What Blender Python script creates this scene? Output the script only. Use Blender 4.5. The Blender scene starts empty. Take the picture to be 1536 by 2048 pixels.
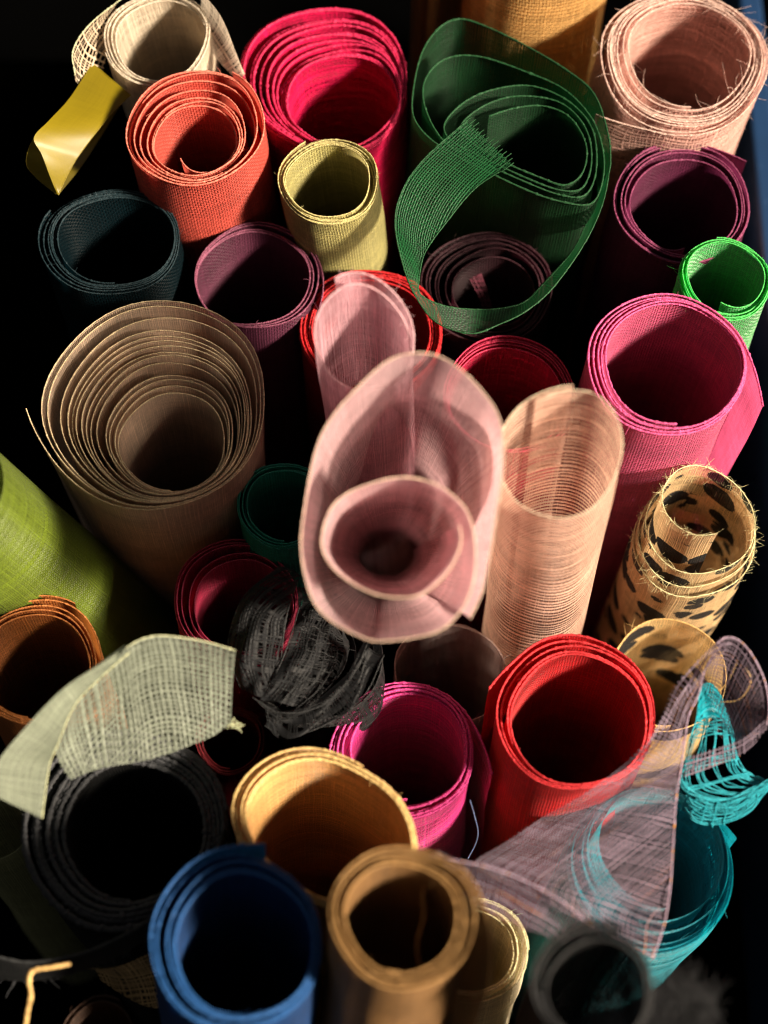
import bpy, math, random
from mathutils import Vector, Matrix

# ------------------------------------------------------------------ camera, light, exposure
SC = bpy.context.scene
W, H, F = 1536.0, 2048.0, 4000.0            # photograph size and focal length in its pixels
PITCH = math.radians(24.5)                  # camera looks down, this far off straight down
Z0 = 0.34                                   # usual height of a roll mouth above the crate floor
TARGET = Vector((0, 0, Z0))
FWD = Vector((0, math.sin(PITCH), -math.cos(PITCH)))
UPV = Vector((0, math.cos(PITCH), math.sin(PITCH)))
RIGHT = Vector((1, 0, 0))
CAM = TARGET - FWD * 1.0
cam_d = bpy.data.cameras.new('camera')
cam = bpy.data.objects.new('camera', cam_d)
SC.collection.objects.link(cam)
cam.location = CAM
cam.rotation_euler = (PITCH, 0, 0)
cam_d.sensor_fit = 'VERTICAL'
cam_d.sensor_height = 36.0
cam_d.lens = 36.0 * F / H
cam_d.clip_start = 0.05
cam_d.clip_end = 60
cam_d.dof.use_dof = True
cam_d.dof.focus_distance = 1.005
cam_d.dof.aperture_fstop = 3.5
SC.camera = cam

world = bpy.data.worlds.new('World')
SC.world = world
world.use_nodes = True
bg = world.node_tree.nodes['Background']
bg.inputs[0].default_value = (1.0, 0.95, 0.9, 1)
bg.inputs[1].default_value = 0.11

LAZ, LEL, LDIST = math.radians(-25), math.radians(35), 5.0
ldir = Vector((math.cos(LEL) * math.cos(LAZ), math.cos(LEL) * math.sin(LAZ), math.sin(LEL)))
lamp_d = bpy.data.lights.new('window_lamp', 'AREA')
lamp = bpy.data.objects.new('window_lamp', lamp_d)
SC.collection.objects.link(lamp)
lamp.location = Vector((0.095, 0.06, 0.36)) + ldir * LDIST   # aimed right of the middle, so the light thins out to the front left
lamp.rotation_euler = (-ldir).to_track_quat('-Z', 'Y').to_euler()
lamp_d.energy = 28
lamp_d.color = (1.0, 0.84, 0.65)
lamp_d.shape = 'DISK'
lamp_d.size = 1.5
lamp_d.spread = math.radians(10)

SC.view_settings.view_transform = 'Standard'
SC.view_settings.look = 'None'
SC.view_settings.exposure = 0.0
SC.view_settings.gamma = 1.0
SC.view_settings.use_curve_mapping = False
SC.render.engine = 'CYCLES'
SC.cycles.use_denoising = True
SC.cycles.filter_width = 1.2
SC.cycles.max_bounces = 6
SC.cycles.transparent_max_bounces = 16
SC.cycles.diffuse_bounces = 4
SC.cycles.sample_clamp_indirect = 4.0

# ------------------------------------------------------------------ helpers
COL = SC.collection
rnd = random.Random(7)

def px(x, y, z):
    """photo pixel -> point at height z"""
    d = FWD + RIGHT * ((x - W / 2) / F) - UPV * ((y - H / 2) / F)
    return CAM + d * ((z - CAM.z) / d.z)

def depth(p):
    return (p - CAM).dot(FWD)

def srgb(h):
    h = h.lstrip('#')
    c = [int(h[k:k + 2], 16) / 255 for k in (0, 2, 4)]
    return tuple(((v + 0.055) / 1.055) ** 2.4 if v > 0.04045 else v / 12.92 for v in c)

def smooth(a, b, x):
    t = min(1, max(0, (x - a) / (b - a)))
    return t * t * (3 - 2 * t)

def catmull(pts, n):
    """n+1 samples along a Catmull-Rom spline, spaced by length"""
    P = [pts[0] * 2 - pts[1]] + list(pts) + [pts[-1] * 2 - pts[-2]]
    raw = []
    for k in range(1, len(P) - 2):
        for j in range(16):
            t = j / 16
            a, b, c, d = P[k - 1], P[k], P[k + 1], P[k + 2]
            raw.append(0.5 * ((2 * b) + (c - a) * t + (2 * a - 5 * b + 4 * c - d) * t * t + (3 * b - a - 3 * c + d) * t ** 3))
    raw.append(pts[-1].copy())
    cum = [0]
    for k in range(1, len(raw)):
        cum.append(cum[-1] + (raw[k] - raw[k - 1]).length)
    out, k = [], 0
    for j in range(n + 1):
        s = cum[-1] * j / n
        while k < len(raw) - 2 and cum[k + 1] < s:
            k += 1
        q = (s - cum[k]) / max(1e-9, cum[k + 1] - cum[k])
        out.append(raw[k].lerp(raw[k + 1], min(1, max(0, q))))
    return out

def catmull_even(pts, n):
    """n+1 samples, even in the key index, so that two rails keep step"""
    P = [pts[0] * 2 - pts[1]] + list(pts) + [pts[-1] * 2 - pts[-2]]
    m = len(pts) - 1
    out = []
    for j in range(n + 1):
        f = m * j / n
        k = min(int(f), m - 1)
        t = f - k
        a, b, c, d = P[k], P[k + 1], P[k + 2], P[k + 3]
        out.append(0.5 * ((2 * b) + (c - a) * t + (2 * a - 5 * b + 4 * c - d) * t * t + (3 * b - a - 3 * c + d) * t ** 3))
    return out

def new_mesh(name, verts, faces, uvs, mat, parent=None, smoothf=True):
    me = bpy.data.meshes.new(name)
    me.from_pydata([tuple(v) for v in verts], [], faces)
    if uvs is not None:
        lay = me.uv_layers.new(name='UVMap')
        flat = []
        for f in faces:
            for vi in f:
                flat.extend(uvs[vi])
        lay.data.foreach_set('uv', flat)
    if smoothf:
        me.polygons.foreach_set('use_smooth', [True] * len(me.polygons))
    me.materials.append(mat)
    me.update()
    o = bpy.data.objects.new(name, me)
    COL.objects.link(o)
    if parent is not None:
        o.parent = parent
        o.matrix_parent_inverse = Matrix.Translation(-parent.location)
    return o

def root(name, loc, label, cat, group=None):
    o = bpy.data.objects.new(name, None)
    COL.objects.link(o)
    o.location = loc
    o.empty_display_size = 0.02
    o['label'] = label
    o['category'] = cat
    if group:
        o['group'] = group
    return o

def tag(o, label, cat, group=None):
    o['label'] = label
    o['category'] = cat
    if group:
        o['group'] = group
    return o

class Tubes:
    """thin threads collected in one mesh"""
    def __init__(self):
        self.v, self.f, self.uv = [], [], []
    def add(self, pts, r, sides=5, taper=None, jit=0.0, cap=False):
        n = len(pts)
        base = len(self.v)
        u = 0.0
        nrm = None
        for k in range(n):
            t = (pts[min(k + 1, n - 1)] - pts[max(k - 1, 0)])
            if t.length < 1e-9:
                t = Vector((0, 0, 1))
            t.normalize()
            if nrm is None:
                a = Vector((0, 0, 1)) if abs(t.z) < 0.9 else Vector((1, 0, 0))
                nrm = t.cross(a).normalized()
            else:
                nrm = (nrm - t * nrm.dot(t))
                nrm = nrm.normalized() if nrm.length > 1e-6 else t.orthogonal().normalized()
            bn = t.cross(nrm)
            if k:
                u += (pts[k] - pts[k - 1]).length
            rr = r * (taper(k / (n - 1)) if taper else 1.0) * (1 + rnd.uniform(-jit, jit))
            for s in range(sides):
                an = 2 * math.pi * s / sides
                self.v.append(pts[k] + (nrm * math.cos(an) + bn * math.sin(an)) * rr)
                self.uv.append((u, s / sides * 2 * math.pi * r))
        for k in range(n - 1):
            for s in range(sides):
                s2 = (s + 1) % sides
                self.f.append((base + k * sides + s, base + k * sides + s2, base + (k + 1) * sides + s2, base + (k + 1) * sides + s))
        return self
    def build(self, name, mat, parent=None):
        return new_mesh(name, self.v, self.f, self.uv, mat, parent)

# ------------------------------------------------------------------ cloth materials
def weave_group():
    g = bpy.data.node_groups.new('weave', 'ShaderNodeTree')
    I = g.interface
    for nm, dv in (('SpaceU', 0.001), ('SpaceV', 0.001), ('WidthU', 0.6), ('WidthV', 0.6), ('Irregular', 0.5), ('Wavy', 0.5), ('Slub', 0.3)):
        s = I.new_socket(nm, in_out='INPUT', socket_type='NodeSocketFloat')
        s.default_value = dv
    for nm in ('Cover', 'Height', 'Tone'):
        I.new_socket(nm, in_out='OUTPUT', socket_type='NodeSocketFloat')
    N, L = g.nodes, g.links
    gi, go = N.new('NodeGroupInput'), N.new('NodeGroupOutput')
    def m(op, a, b=None, c=None):
        n = N.new('ShaderNodeMath')
        n.operation = op
        for k, x in enumerate((a, b, c)):
            if x is None:
                continue
            if isinstance(x, (int, float)):
                n.inputs[k].default_value = x
            else:
                L.new(x, n.inputs[k])
        return n.outputs[0]
    def noise(vec, scale, detail=2.0, dim='3D'):
        n = N.new('ShaderNodeTexNoise')
        n.noise_dimensions = dim
        n.inputs['Scale'].default_value = scale
        n.inputs['Detail'].default_value = detail
        if dim == '1D':
            L.new(vec, n.inputs['W'])
        else:
            L.new(vec, n.inputs['Vector'])
        return n.outputs[0]
    uv = N.new('ShaderNodeUVMap')
    sep = N.new('ShaderNodeSeparateXYZ')
    L.new(uv.outputs[0], sep.inputs[0])
    u, v = sep.outputs[0], sep.outputs[1]
    def comb(x, y, z=0.0):
        c = N.new('ShaderNodeCombineXYZ')
        for k, q in enumerate((x, y, z)):
            if isinstance(q, (int, float)):
                c.inputs[k].default_value = q
            else:
                L.new(q, c.inputs[k])
        return c.outputs[0]
    wav1 = m('SUBTRACT', noise(uv.outputs[0], 55.0, 0.0, '2D'), 0.5)
    wav2 = m('MULTIPLY', wav1, -1.0)
    def threads(co, space, width, wav, seed):
        a = m('DIVIDE', co, space)
        a = m('ADD', a, m('MULTIPLY', m('MULTIPLY', wav, gi.outputs['Wavy']), 8.0))
        ir = m('SUBTRACT', noise(m('ADD', m('MULTIPLY', a, 0.31), seed), 1.0, 0.0, '1D'), 0.5)
        a = m('ADD', a, m('MULTIPLY', m('MULTIPLY', ir, gi.outputs['Irregular']), 4.0))
        idn = m('FLOOR', a)
        fr = m('FRACT', a)
        d = m('SUBTRACT', 1.0, m('MULTIPLY', m('ABSOLUTE', m('SUBTRACT', fr, 0.5)), 2.0))
        wn = N.new('ShaderNodeTexWhiteNoise')
        wn.noise_dimensions = '1D'
        L.new(m('ADD', idn, seed), wn.inputs['W'])
        rn = wn.outputs['Value']
        # width varies per thread, more so with irregularity, and along the thread (slubs)
        wvar = m('ADD', 1.0, m('MULTIPLY', m('MULTIPLY', m('SUBTRACT', rn, 0.55), gi.outputs['Irregular']), 1.3))
        wd = m('MULTIPLY', width, wvar)
        return idn, d, rn, wd
    ida, da, ra, wa = threads(u, gi.outputs['SpaceU'], gi.outputs['WidthU'], wav1, 11.3)
    idb, db, rb, wb = threads(v, gi.outputs['SpaceV'], gi.outputs['WidthV'], wav2, 47.9)
    # slub noise stretched along each thread family
    sa = m('SUBTRACT', noise(comb(m('DIVIDE', u, gi.outputs['SpaceU']), m('MULTIPLY', v, 90.0), 5.0), 1.0, 0.0, '2D'), 0.5)
    sb = m('SUBTRACT', noise(comb(m('MULTIPLY', u, 90.0), m('DIVIDE', v, gi.outputs['SpaceV']), 9.0), 1.0, 0.0, '2D'), 0.5)
    wa = m('ADD', wa, m('MULTIPLY', sa, gi.outputs['Slub']))
    wb = m('ADD', wb, m('MULTIPLY', sb, gi.outputs['Slub']))
    def mask(d, w):
        n = N.new('ShaderNodeMapRange')
        n.interpolation_type = 'SMOOTHSTEP'
        L.new(d, n.inputs[0])
        L.new(m('SUBTRACT', 0.9, w), n.inputs[1])
        L.new(m('SUBTRACT', 1.1, w), n.inputs[2])
        return n.outputs[0]
    ma, mb = mask(da, wa), mask(db, wb)
    par = m('MODULO', m('ABSOLUTE', m('ADD', ida, idb)), 2.0)
    ha = m('MULTIPLY', m('MULTIPLY', da, ma), m('ADD', 0.45, m('MULTIPLY', par, 0.55)))
    hb = m('MULTIPLY', m('MULTIPLY', db, mb), m('SUBTRACT', 1.0, m('MULTIPLY', par, 0.55)))
    L.new(m('MAXIMUM', ma, mb), go.inputs['Cover'])
    L.new(m('MAXIMUM', ha, hb), go.inputs['Height'])
    top = m('GREATER_THAN', ha, hb)
    tone = m('ADD', m('MULTIPLY', top, m('ADD', m('MULTIPLY', ra, 0.6), sa)), m('MULTIPLY', m('SUBTRACT', 1.0, top), m('ADD', m('MULTIPLY', rb, 0.6), sb)))
    tone = m('ADD', m('MULTIPLY', tone, 0.7), m('MULTIPLY', m('MAXIMUM', ha, hb), 0.55))  # thread height darkens the valleys: shade between threads put into the colour
    L.new(tone, go.inputs['Tone'])
    return g

WEAVE = weave_group()

def cloth(name, col, su=0.0011, sv=0.0011, wu=0.62, wv=0.62, irr=0.35, wavy=0.12, slub=0.25, trans=0.30, rough=0.5, tone=0.5, bump=0.6,
          sheen=0.08, tcol=None, accent=None, spots=None, spec=0.25, opaque=False):
    m = bpy.data.materials.new(name)
    m.use_nodes = True
    N, L = m.node_tree.nodes, m.node_tree.links
    N.clear()
    out = N.new('ShaderNodeOutputMaterial')
    g = N.new('ShaderNodeGroup')
    g.node_tree = WEAVE
    for nm, v in (('SpaceU', su), ('SpaceV', sv), ('WidthU', wu), ('WidthV', wv), ('Irregular', irr), ('Wavy', wavy), ('Slub', slub)):
        g.inputs[nm].default_value = v
    c = srgb(col) if isinstance(col, str) else col
    ramp = N.new('ShaderNodeMix')
    ramp.data_type = 'RGBA'
    c = tuple(x * min(1.25, 0.78 / max(c)) for x in c)
    dark = tuple(x * (1 - tone * 0.75) for x in c)
    lite = tuple(x * min(1 + tone * 0.8, 0.93 / max(c)) for x in c)
    ramp.inputs[6].default_value = (*dark, 1)
    ramp.inputs[7].default_value = (*lite, 1)
    L.new(g.outputs['Tone'], ramp.inputs[0])
    ramp.clamp_factor = True
    colsock = ramp.outputs[2]
    uv = N.new('ShaderNodeUVMap')
    # broad uneven dye
    ny = N.new('ShaderNodeTexNoise')
    ny.inputs['Scale'].default_value = 28
    ny.inputs['Detail'].default_value = 1
    L.new(uv.outputs[0], ny.inputs['Vector'])
    mr = N.new('ShaderNodeMapRange')
    mr.inputs[1].default_value = 0.3
    mr.inputs[2].default_value = 0.7
    mr.inputs[3].default_value = 0.82
    mr.inputs[4].default_value = 1.12
    L.new(ny.outputs[0], mr.inputs[0])
    mul = N.new('ShaderNodeVectorMath')
    mul.operation = 'SCALE'
    L.new(colsock, mul.inputs[0])
    L.new(mr.outputs[0], mul.inputs['Scale'])
    colsock = mul.outputs[0]
    if accent:                                     # coloured threads here and there
        acol, amin, axis, scl = accent
        sp = N.new('ShaderNodeMapping')
        sp.inputs['Scale'].default_value = (scl, 14, 1) if axis == 'u' else (14, scl, 1)
        L.new(uv.outputs[0], sp.inputs[0])
        an = N.new('ShaderNodeTexNoise')
        an.inputs['Scale'].default_value = 1.0
        an.inputs['Detail'].default_value = 1.0
        L.new(sp.outputs[0], an.inputs['Vector'])
        st = N.new('ShaderNodeMapRange')
        st.inputs[1].default_value = amin
        st.inputs[2].default_value = amin + 0.06
        L.new(an.outputs[0], st.inputs[0])
        mx = N.new('ShaderNodeMix')
        mx.data_type = 'RGBA'
        L.new(st.outputs[0], mx.inputs[0])
        L.new(colsock, mx.inputs[6])
        mx.inputs[7].default_value = (*srgb(acol), 1)
        colsock = mx.outputs[2]
    cover = g.outputs['Cover']
    if spots:                                      # printed oval spots
        mp = N.new('ShaderNodeMapping')
        mp.inputs['Scale'].default_value = spots[0]
        mp.inputs['Rotation'].default_value = (0, 0, 0.35)
        L.new(uv.outputs[0], mp.inputs[0])
        vo = N.new('ShaderNodeTexVoronoi')
        vo.inputs['Scale'].default_value = 1.0
        vo.inputs['Randomness'].default_value = 0.75
        L.new(mp.outputs[0], vo.inputs['Vector'])
        sepc = N.new('ShaderNodeSeparateColor')
        L.new(vo.outputs['Color'], sepc.inputs[0])
        rad = N.new('ShaderNodeMath')
        rad.operation = 'MULTIPLY_ADD'
        rad.inputs[1].default_value = 0.22
        rad.inputs[2].default_value = spots[1]
        L.new(sepc.outputs[0], rad.inputs[0])
        ed = N.new('ShaderNodeTexNoise')
        ed.inputs['Scale'].default_value = 700
        L.new(uv.outputs[0], ed.inputs['Vector'])
        sb_ = N.new('ShaderNodeMath')
        sb_.operation = 'MULTIPLY_ADD'
        sb_.inputs[1].default_value = 0.12
        L.new(ed.outputs[0], sb_.inputs[0])
        L.new(vo.outputs['Distance'], sb_.inputs[2])
        lt = N.new('ShaderNodeMath')
        lt.operation = 'LESS_THAN'
        L.new(sb_.outputs[0], lt.inputs[0])
        L.new(rad.outputs[0], lt.inputs[1])
        mx = N.new('ShaderNodeMix')
        mx.data_type = 'RGBA'
        L.new(lt.outputs[0], mx.inputs[0])
        L.new(colsock, mx.inputs[6])
        mx.inputs[7].default_value = (*srgb('#1c1d1f'), 1)
        colsock = mx.outputs[2]
        ad = N.new('ShaderNodeMath')
        ad.operation = 'MAXIMUM'
        sc_ = N.new('ShaderNodeMath')
        sc_.operation = 'MULTIPLY'
        sc_.inputs[1].default_value = 0.8
        L.new(lt.outputs[0], sc_.inputs[0])
        L.new(sc_.outputs[0], ad.inputs[0])
        L.new(cover, ad.inputs[1])
        cover = ad.outputs[0]
    pb = N.new('ShaderNodeBsdfPrincipled')
    pb.inputs['Roughness'].default_value = rough
    pb.inputs['Specular IOR Level'].default_value = spec
    pb.inputs['Sheen Weight'].default_value = sheen * 0.35
    pb.inputs['Sheen Roughness'].default_value = 0.45
    L.new(colsock, pb.inputs['Base Color'])
    bp = N.new('ShaderNodeBump')
    bp.inputs['Strength'].default_value = bump
    bp.inputs['Distance'].default_value = 0.0009
    L.new(g.outputs['Height'], bp.inputs['Height'])
    L.new(bp.outputs[0], pb.inputs['Normal'])
    tl = N.new('ShaderNodeBsdfTranslucent')
    if tcol:
        tl.inputs[0].default_value = (*srgb(tcol), 1)
    else:
        L.new(colsock, tl.inputs[0])
    mx1 = N.new('ShaderNodeMixShader')
    mx1.inputs[0].default_value = trans
    L.new(pb.outputs[0], mx1.inputs[1])
    L.new(tl.outputs[0], mx1.inputs[2])
    if opaque:
        L.new(mx1.outputs[0], out.inputs[0])
        return m
    tr = N.new('ShaderNodeBsdfTransparent')
    mx2 = N.new('ShaderNodeMixShader')
    L.new(cover, mx2.inputs[0])
    L.new(tr.outputs[0], mx2.inputs[1])
    L.new(mx1.outputs[0], mx2.inputs[2])
    L.new(mx2.outputs[0], out.inputs[0])
    return m

def thread_mat(name, col, rough=0.45, scale=1400, tone=0.45, trans=0.25, accent=None):
    """selvage cord, stitches and loose threads"""
    m = bpy.data.materials.new(name)
    m.use_nodes = True
    N, L = m.node_tree.nodes, m.node_tree.links
    N.clear()
    out = N.new('ShaderNodeOutputMaterial')
    uv = N.new('ShaderNodeUVMap')
    nz = N.new('ShaderNodeTexNoise')
    nz.inputs['Scale'].default_value = scale
    nz.inputs['Detail'].default_value = 2
    L.new(uv.outputs[0], nz.inputs['Vector'])
    c = srgb(col) if isinstance(col, str) else col
    mx = N.new('ShaderNodeMix')
    mx.data_type = 'RGBA'
    mr = N.new('ShaderNodeMapRange')
    mr.inputs[1].default_value = 0.35
    mr.inputs[2].default_value = 0.65
    L.new(nz.outputs[0], mr.inputs[0])
    L.new(mr.outputs[0], mx.inputs[0])
    mx.inputs[6].default_value = (*[x * (1 - tone) for x in c], 1)
    mx.inputs[7].default_value = (*[min(0.95, x * (1 + tone) + 0.04 * tone) for x in c], 1)
    col_s = mx.outputs[2]
    if accent:
        n2 = N.new('ShaderNodeTexNoise')
        n2.inputs['Scale'].default_value = 350
        L.new(uv.outputs[0], n2.inputs['Vector'])
        st = N.new('ShaderNodeMapRange')
        st.inputs[1].default_value = 0.60
        st.inputs[2].default_value = 0.64
        L.new(n2.outputs[0], st.inputs[0])
        m2 = N.new('ShaderNodeMix')
        m2.data_type = 'RGBA'
        L.new(st.outputs[0], m2.inputs[0])
        L.new(col_s, m2.inputs[6])
        m2.inputs[7].default_value = (*srgb(accent), 1)
        col_s = m2.outputs[2]
    pb = N.new('ShaderNodeBsdfPrincipled')
    pb.inputs['Roughness'].default_value = rough
    pb.inputs['Specular IOR Level'].default_value = 0.25
    pb.inputs['Sheen Weight'].default_value = 0.03
    L.new(col_s, pb.inputs['Base Color'])
    bp = N.new('ShaderNodeBump')
    bp.inputs['Strength'].default_value = 0.8
    bp.inputs['Distance'].default_value = 0.0006
    L.new(nz.outputs[0], bp.inputs['Height'])
    L.new(bp.outputs[0], pb.inputs['Normal'])
    tl = N.new('ShaderNodeBsdfTranslucent')
    L.new(col_s, tl.inputs[0])
    ms = N.new('ShaderNodeMixShader')
    ms.inputs[0].default_value = trans
    L.new(pb.outputs[0], ms.inputs[1])
    L.new(tl.outputs[0], ms.inputs[2])
    L.new(ms.outputs[0], out.inputs[0])
    return m

# ------------------------------------------------------------------ sheet builders
ROWS = [0, 0.004, 0.012, 0.03, 0.06, 0.11, 0.18, 0.28, 0.42, 0.6, 0.8, 1.0]

def rolled_sheet(name, rim, foot, mat, parent, wob=0.0006, seed=0):
    """cloth hanging from a rim line to a foot line, as deep as the roll is long"""
    r2 = random.Random(seed)
    n = len(rim)
    us = [0]
    for k in range(1, n):
        us.append(us[-1] + (rim[k] - rim[k - 1]).length)
    u0 = r2.uniform(0, 3)
    v0 = r2.uniform(0, 3)
    ph = [r2.uniform(0, 6.28) for _ in range(4)]
    verts, uvs, faces = [], [], []
    for k in range(n):
        t = rim[min(k + 1, n - 1)] - rim[max(k - 1, 0)]
        d = foot[k] - rim[k]
        nn = t.cross(d)
        nn = nn.normalized() if nn.length > 1e-9 else Vector((0, 0, 0))
        ln = d.length
        for f in ROWS:
            a = us[k]
            w = wob * (math.sin(a * 60 + f * 9 + ph[0]) + 0.7 * math.sin(a * 111 - f * 17 + ph[1])) * min(1, f * 12)
            verts.append(rim[k] + d * f + nn * w)
            uvs.append((u0 + us[k], v0 + f * ln))
    R = len(ROWS)
    for k in range(n - 1):
        for j in range(R - 1):
            a = k * R + j
            faces.append((a, a + 1, a + R + 1, a + R))
    return new_mesh(name, verts, faces, uvs, mat, parent)

def railed_sheet(name, A, B, mat, parent, nu=60, nv=10, bulge=0.0, wob=0.0, seed=1, swap=False):
    """cloth between two edge lines given as key points; bulge pushes the middle out along the normal"""
    r2 = random.Random(seed)
    a, b = catmull_even(A, nu), catmull_even(B, nu)
    ph = [r2.uniform(0, 6.28) for _ in range(4)]
    us = [0]
    for k in range(1, nu + 1):
        us.append(us[-1] + 0.5 * ((a[k] - a[k - 1]).length + (b[k] - b[k - 1]).length))
    verts, uvs, faces = [], [], []
    for k in range(nu + 1):
        t = (a[min(k + 1, nu)] - a[max(k - 1, 0)]) + (b[min(k + 1, nu)] - b[max(k - 1, 0)])
        d = b[k] - a[k]
        nn = t.cross(d)
        nn = nn.normalized() if nn.length > 1e-9 else Vector((0, 0, 1))
        for j in range(nv + 1):
            f = j / nv
            w = bulge * 4 * f * (1 - f) + wob * math.sin(us[k] * 130 + f * 5 + ph[0]) * math.sin(f * 7 + us[k] * 60 + ph[1])
            verts.append(a[k] + d * f + nn * w)
            uvs.append((us[k], f * d.length) if not swap else (f * d.length, us[k]))
    R = nv + 1
    for k in range(nu):
        for j in range(nv):
            q = k * R + j
            faces.append((q, q + 1, q + R + 1, q + R))
    o = new_mesh(name, verts, faces, uvs, mat, parent)
    return o, a, b

def hem(parent, pts, mat, r=0.0007, jit=0.28, name='selvage', sides=5):
    """stitched edge cord: small beads of thread along the rim"""
    T = Tubes()
    ln = sum((pts[k + 1] - pts[k]).length for k in range(len(pts) - 1))
    m = max(len(pts), int(ln / 0.0009))
    dense, k, acc = [], 0, 0.0
    seg = (pts[1] - pts[0]).length
    for j in range(m + 1):
        t = ln * j / m
        while k < len(pts) - 2 and acc + seg < t:
            acc += seg
            k += 1
            seg = (pts[k + 1] - pts[k]).length
        dense.append(pts[k].lerp(pts[k + 1], min(1, (t - acc) / max(seg, 1e-9))))
    knots = [1 + rnd.uniform(-jit, jit) + (rnd.uniform(0.3, 0.8) if rnd.random() < 0.07 else 0) for _ in range(m + 1)]
    T.add(dense, r * 0.62, sides, lambda x: knots[int(round(x * m))], 0.0)
    return T.build(name, mat, parent)

def fray(parent, rim, mat, n, length=0.008, r=0.00016, outward=None, spread=0.7, name='frayed_threads', up=0.6, seed=3, seg=None):
    r2 = random.Random(seed)
    T = Tubes()
    m = len(rim)
    c = sum(rim, Vector()) / m
    for _ in range(n):
        k = r2.randrange(1, m - 1) if seg is None else r2.randrange(int(seg[0] * m) + 1, max(int(seg[0] * m) + 2, int(seg[1] * m) - 1))
        p = rim[k].lerp(rim[k + 1 if k + 1 < m else k], r2.random())
        t = (rim[min(k + 1, m - 1)] - rim[k - 1]).normalized()
        o = outward if outward is not None else (p - c).normalized()
        d = (o * r2.uniform(-0.6, 1.0) + Vector((0, 0, up * r2.uniform(0, 1))) + t * r2.uniform(-1, 1) * spread).normalized()
        bend = Vector((r2.uniform(-1, 1), r2.uniform(-1, 1), r2.uniform(-1, 0.4))) * 0.8
        L_ = length * r2.uniform(0.35, 1.3)
        pts = [p + d * (L_ * f) + bend * (L_ * f * f) for f in (0, 0.25, 0.5, 0.75, 1.0)]
        T.add(pts, r * r2.uniform(0.7, 1.3), 4, lambda x: 1 - 0.5 * x)
    o = T.build(name, mat, parent)
    o['kind'] = 'stuff'
    return o

ROLLS_GROUP = 'rolls of woven hat cloth standing in the crate'
AX = {}

# mouth height and lean (sideways, away) of each roll, chosen so that neighbours only touch
STAND = {
    'ivory loosely woven roll behind the coral roll': (0.395, 0.07, 0.06),
    'coral roll with well spaced turns and a folded inner end': (0.400, 0.04, 0.02),
    'crimson coarse roll with widely spaced turns at its back': (0.380, 0.02, 0.04),
    'small olive green roll between the coral and dark green rolls': (0.388, 0.06, 0.02),
    'amber tan roll standing above the dark green roll': (0.420, 0.00, 0.02),
    'thin dark brown roll behind the dark green roll': (0.420, 0.00, 0.02),
    'pale pink frayed roll beside the blue crate wall': (0.385, -0.05, 0.08),
    'plum roll under the pale pink roll by the crate wall': (0.366, -0.03, 0.05),
    'small vivid green roll against the crate wall': (0.378, -0.01, 0.02),
    'dark navy teal roll with a pinched angular mouth': (0.369, 0.03, 0.02),
    'dusty plum roll beneath the coral roll': (0.353, -0.01, -0.00),
    'dark maroon roll inside the dangling green loop': (0.338, 0.02, -0.00),
    'deep red roll behind the sheer mauve roll': (0.347, 0.01, 0.00),
    'crimson pink roll between the dusty pink and hot pink rolls': (0.344, -0.03, -0.01),
    'hot pink roll with a smooth wide mouth': (0.380, -0.04, 0.04),
    'large champagne roll with many loose turns': (0.368, -0.01, 0.05),
    'dark teal green roll beside the dusty pink roll': (0.335, 0.00, 0.00),
    'burgundy roll beneath the champagne roll': (0.315, 0.00, 0.00),
    'copper orange roll beside the pale sage strip': (0.335, 0.00, 0.00),
    'dark wine roll half hidden under the sage strip': (0.250, 0.00, 0.00),
    'sheer grey brown roll beneath the dusty pink roll': (0.265, 0.00, 0.01),
    'bright magenta silky roll beneath the grey brown roll': (0.303, 0.00, -0.03),
    'bright red roll with a wide round mouth': (0.334, -0.02, -0.03),
    'black roll with a broad dark mouth and thick turns': (0.330, 0.02, 0.01),
    'golden orange roll with an oval mouth': (0.361, -0.03, -0.07),
    'cobalt blue roll standing beside the black roll': (0.394, -0.05, -0.10),
    'golden brown roll with glinting edges and a curled inner end': (0.440, -0.05, -0.08),
    'cream roll tucked behind the golden brown roll': (0.278, 0.00, 0.00),
    'charcoal black roll in front of the lavender net': (0.458, 0.00, 0.02),
    'thin dark brown roll below the burlap strip': (0.300, -0.01, 0.00),
    'pale sage net roll under its own loose strip': (0.300, 0.00, 0.00),
    'sheer mauve roll standing tall behind the dusty pink roll': (0.446, 0.02, 0.09),
    'tall peach roll with open streaky weave': (0.454, 0.01, 0.00),
    'frayed tan roll with black spots and stepped turns': (0.305, -0.03, 0.04),
    'spotted tan roll lying lower beneath the frayed one': (0.272, 0.00, 0.02)}

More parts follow.
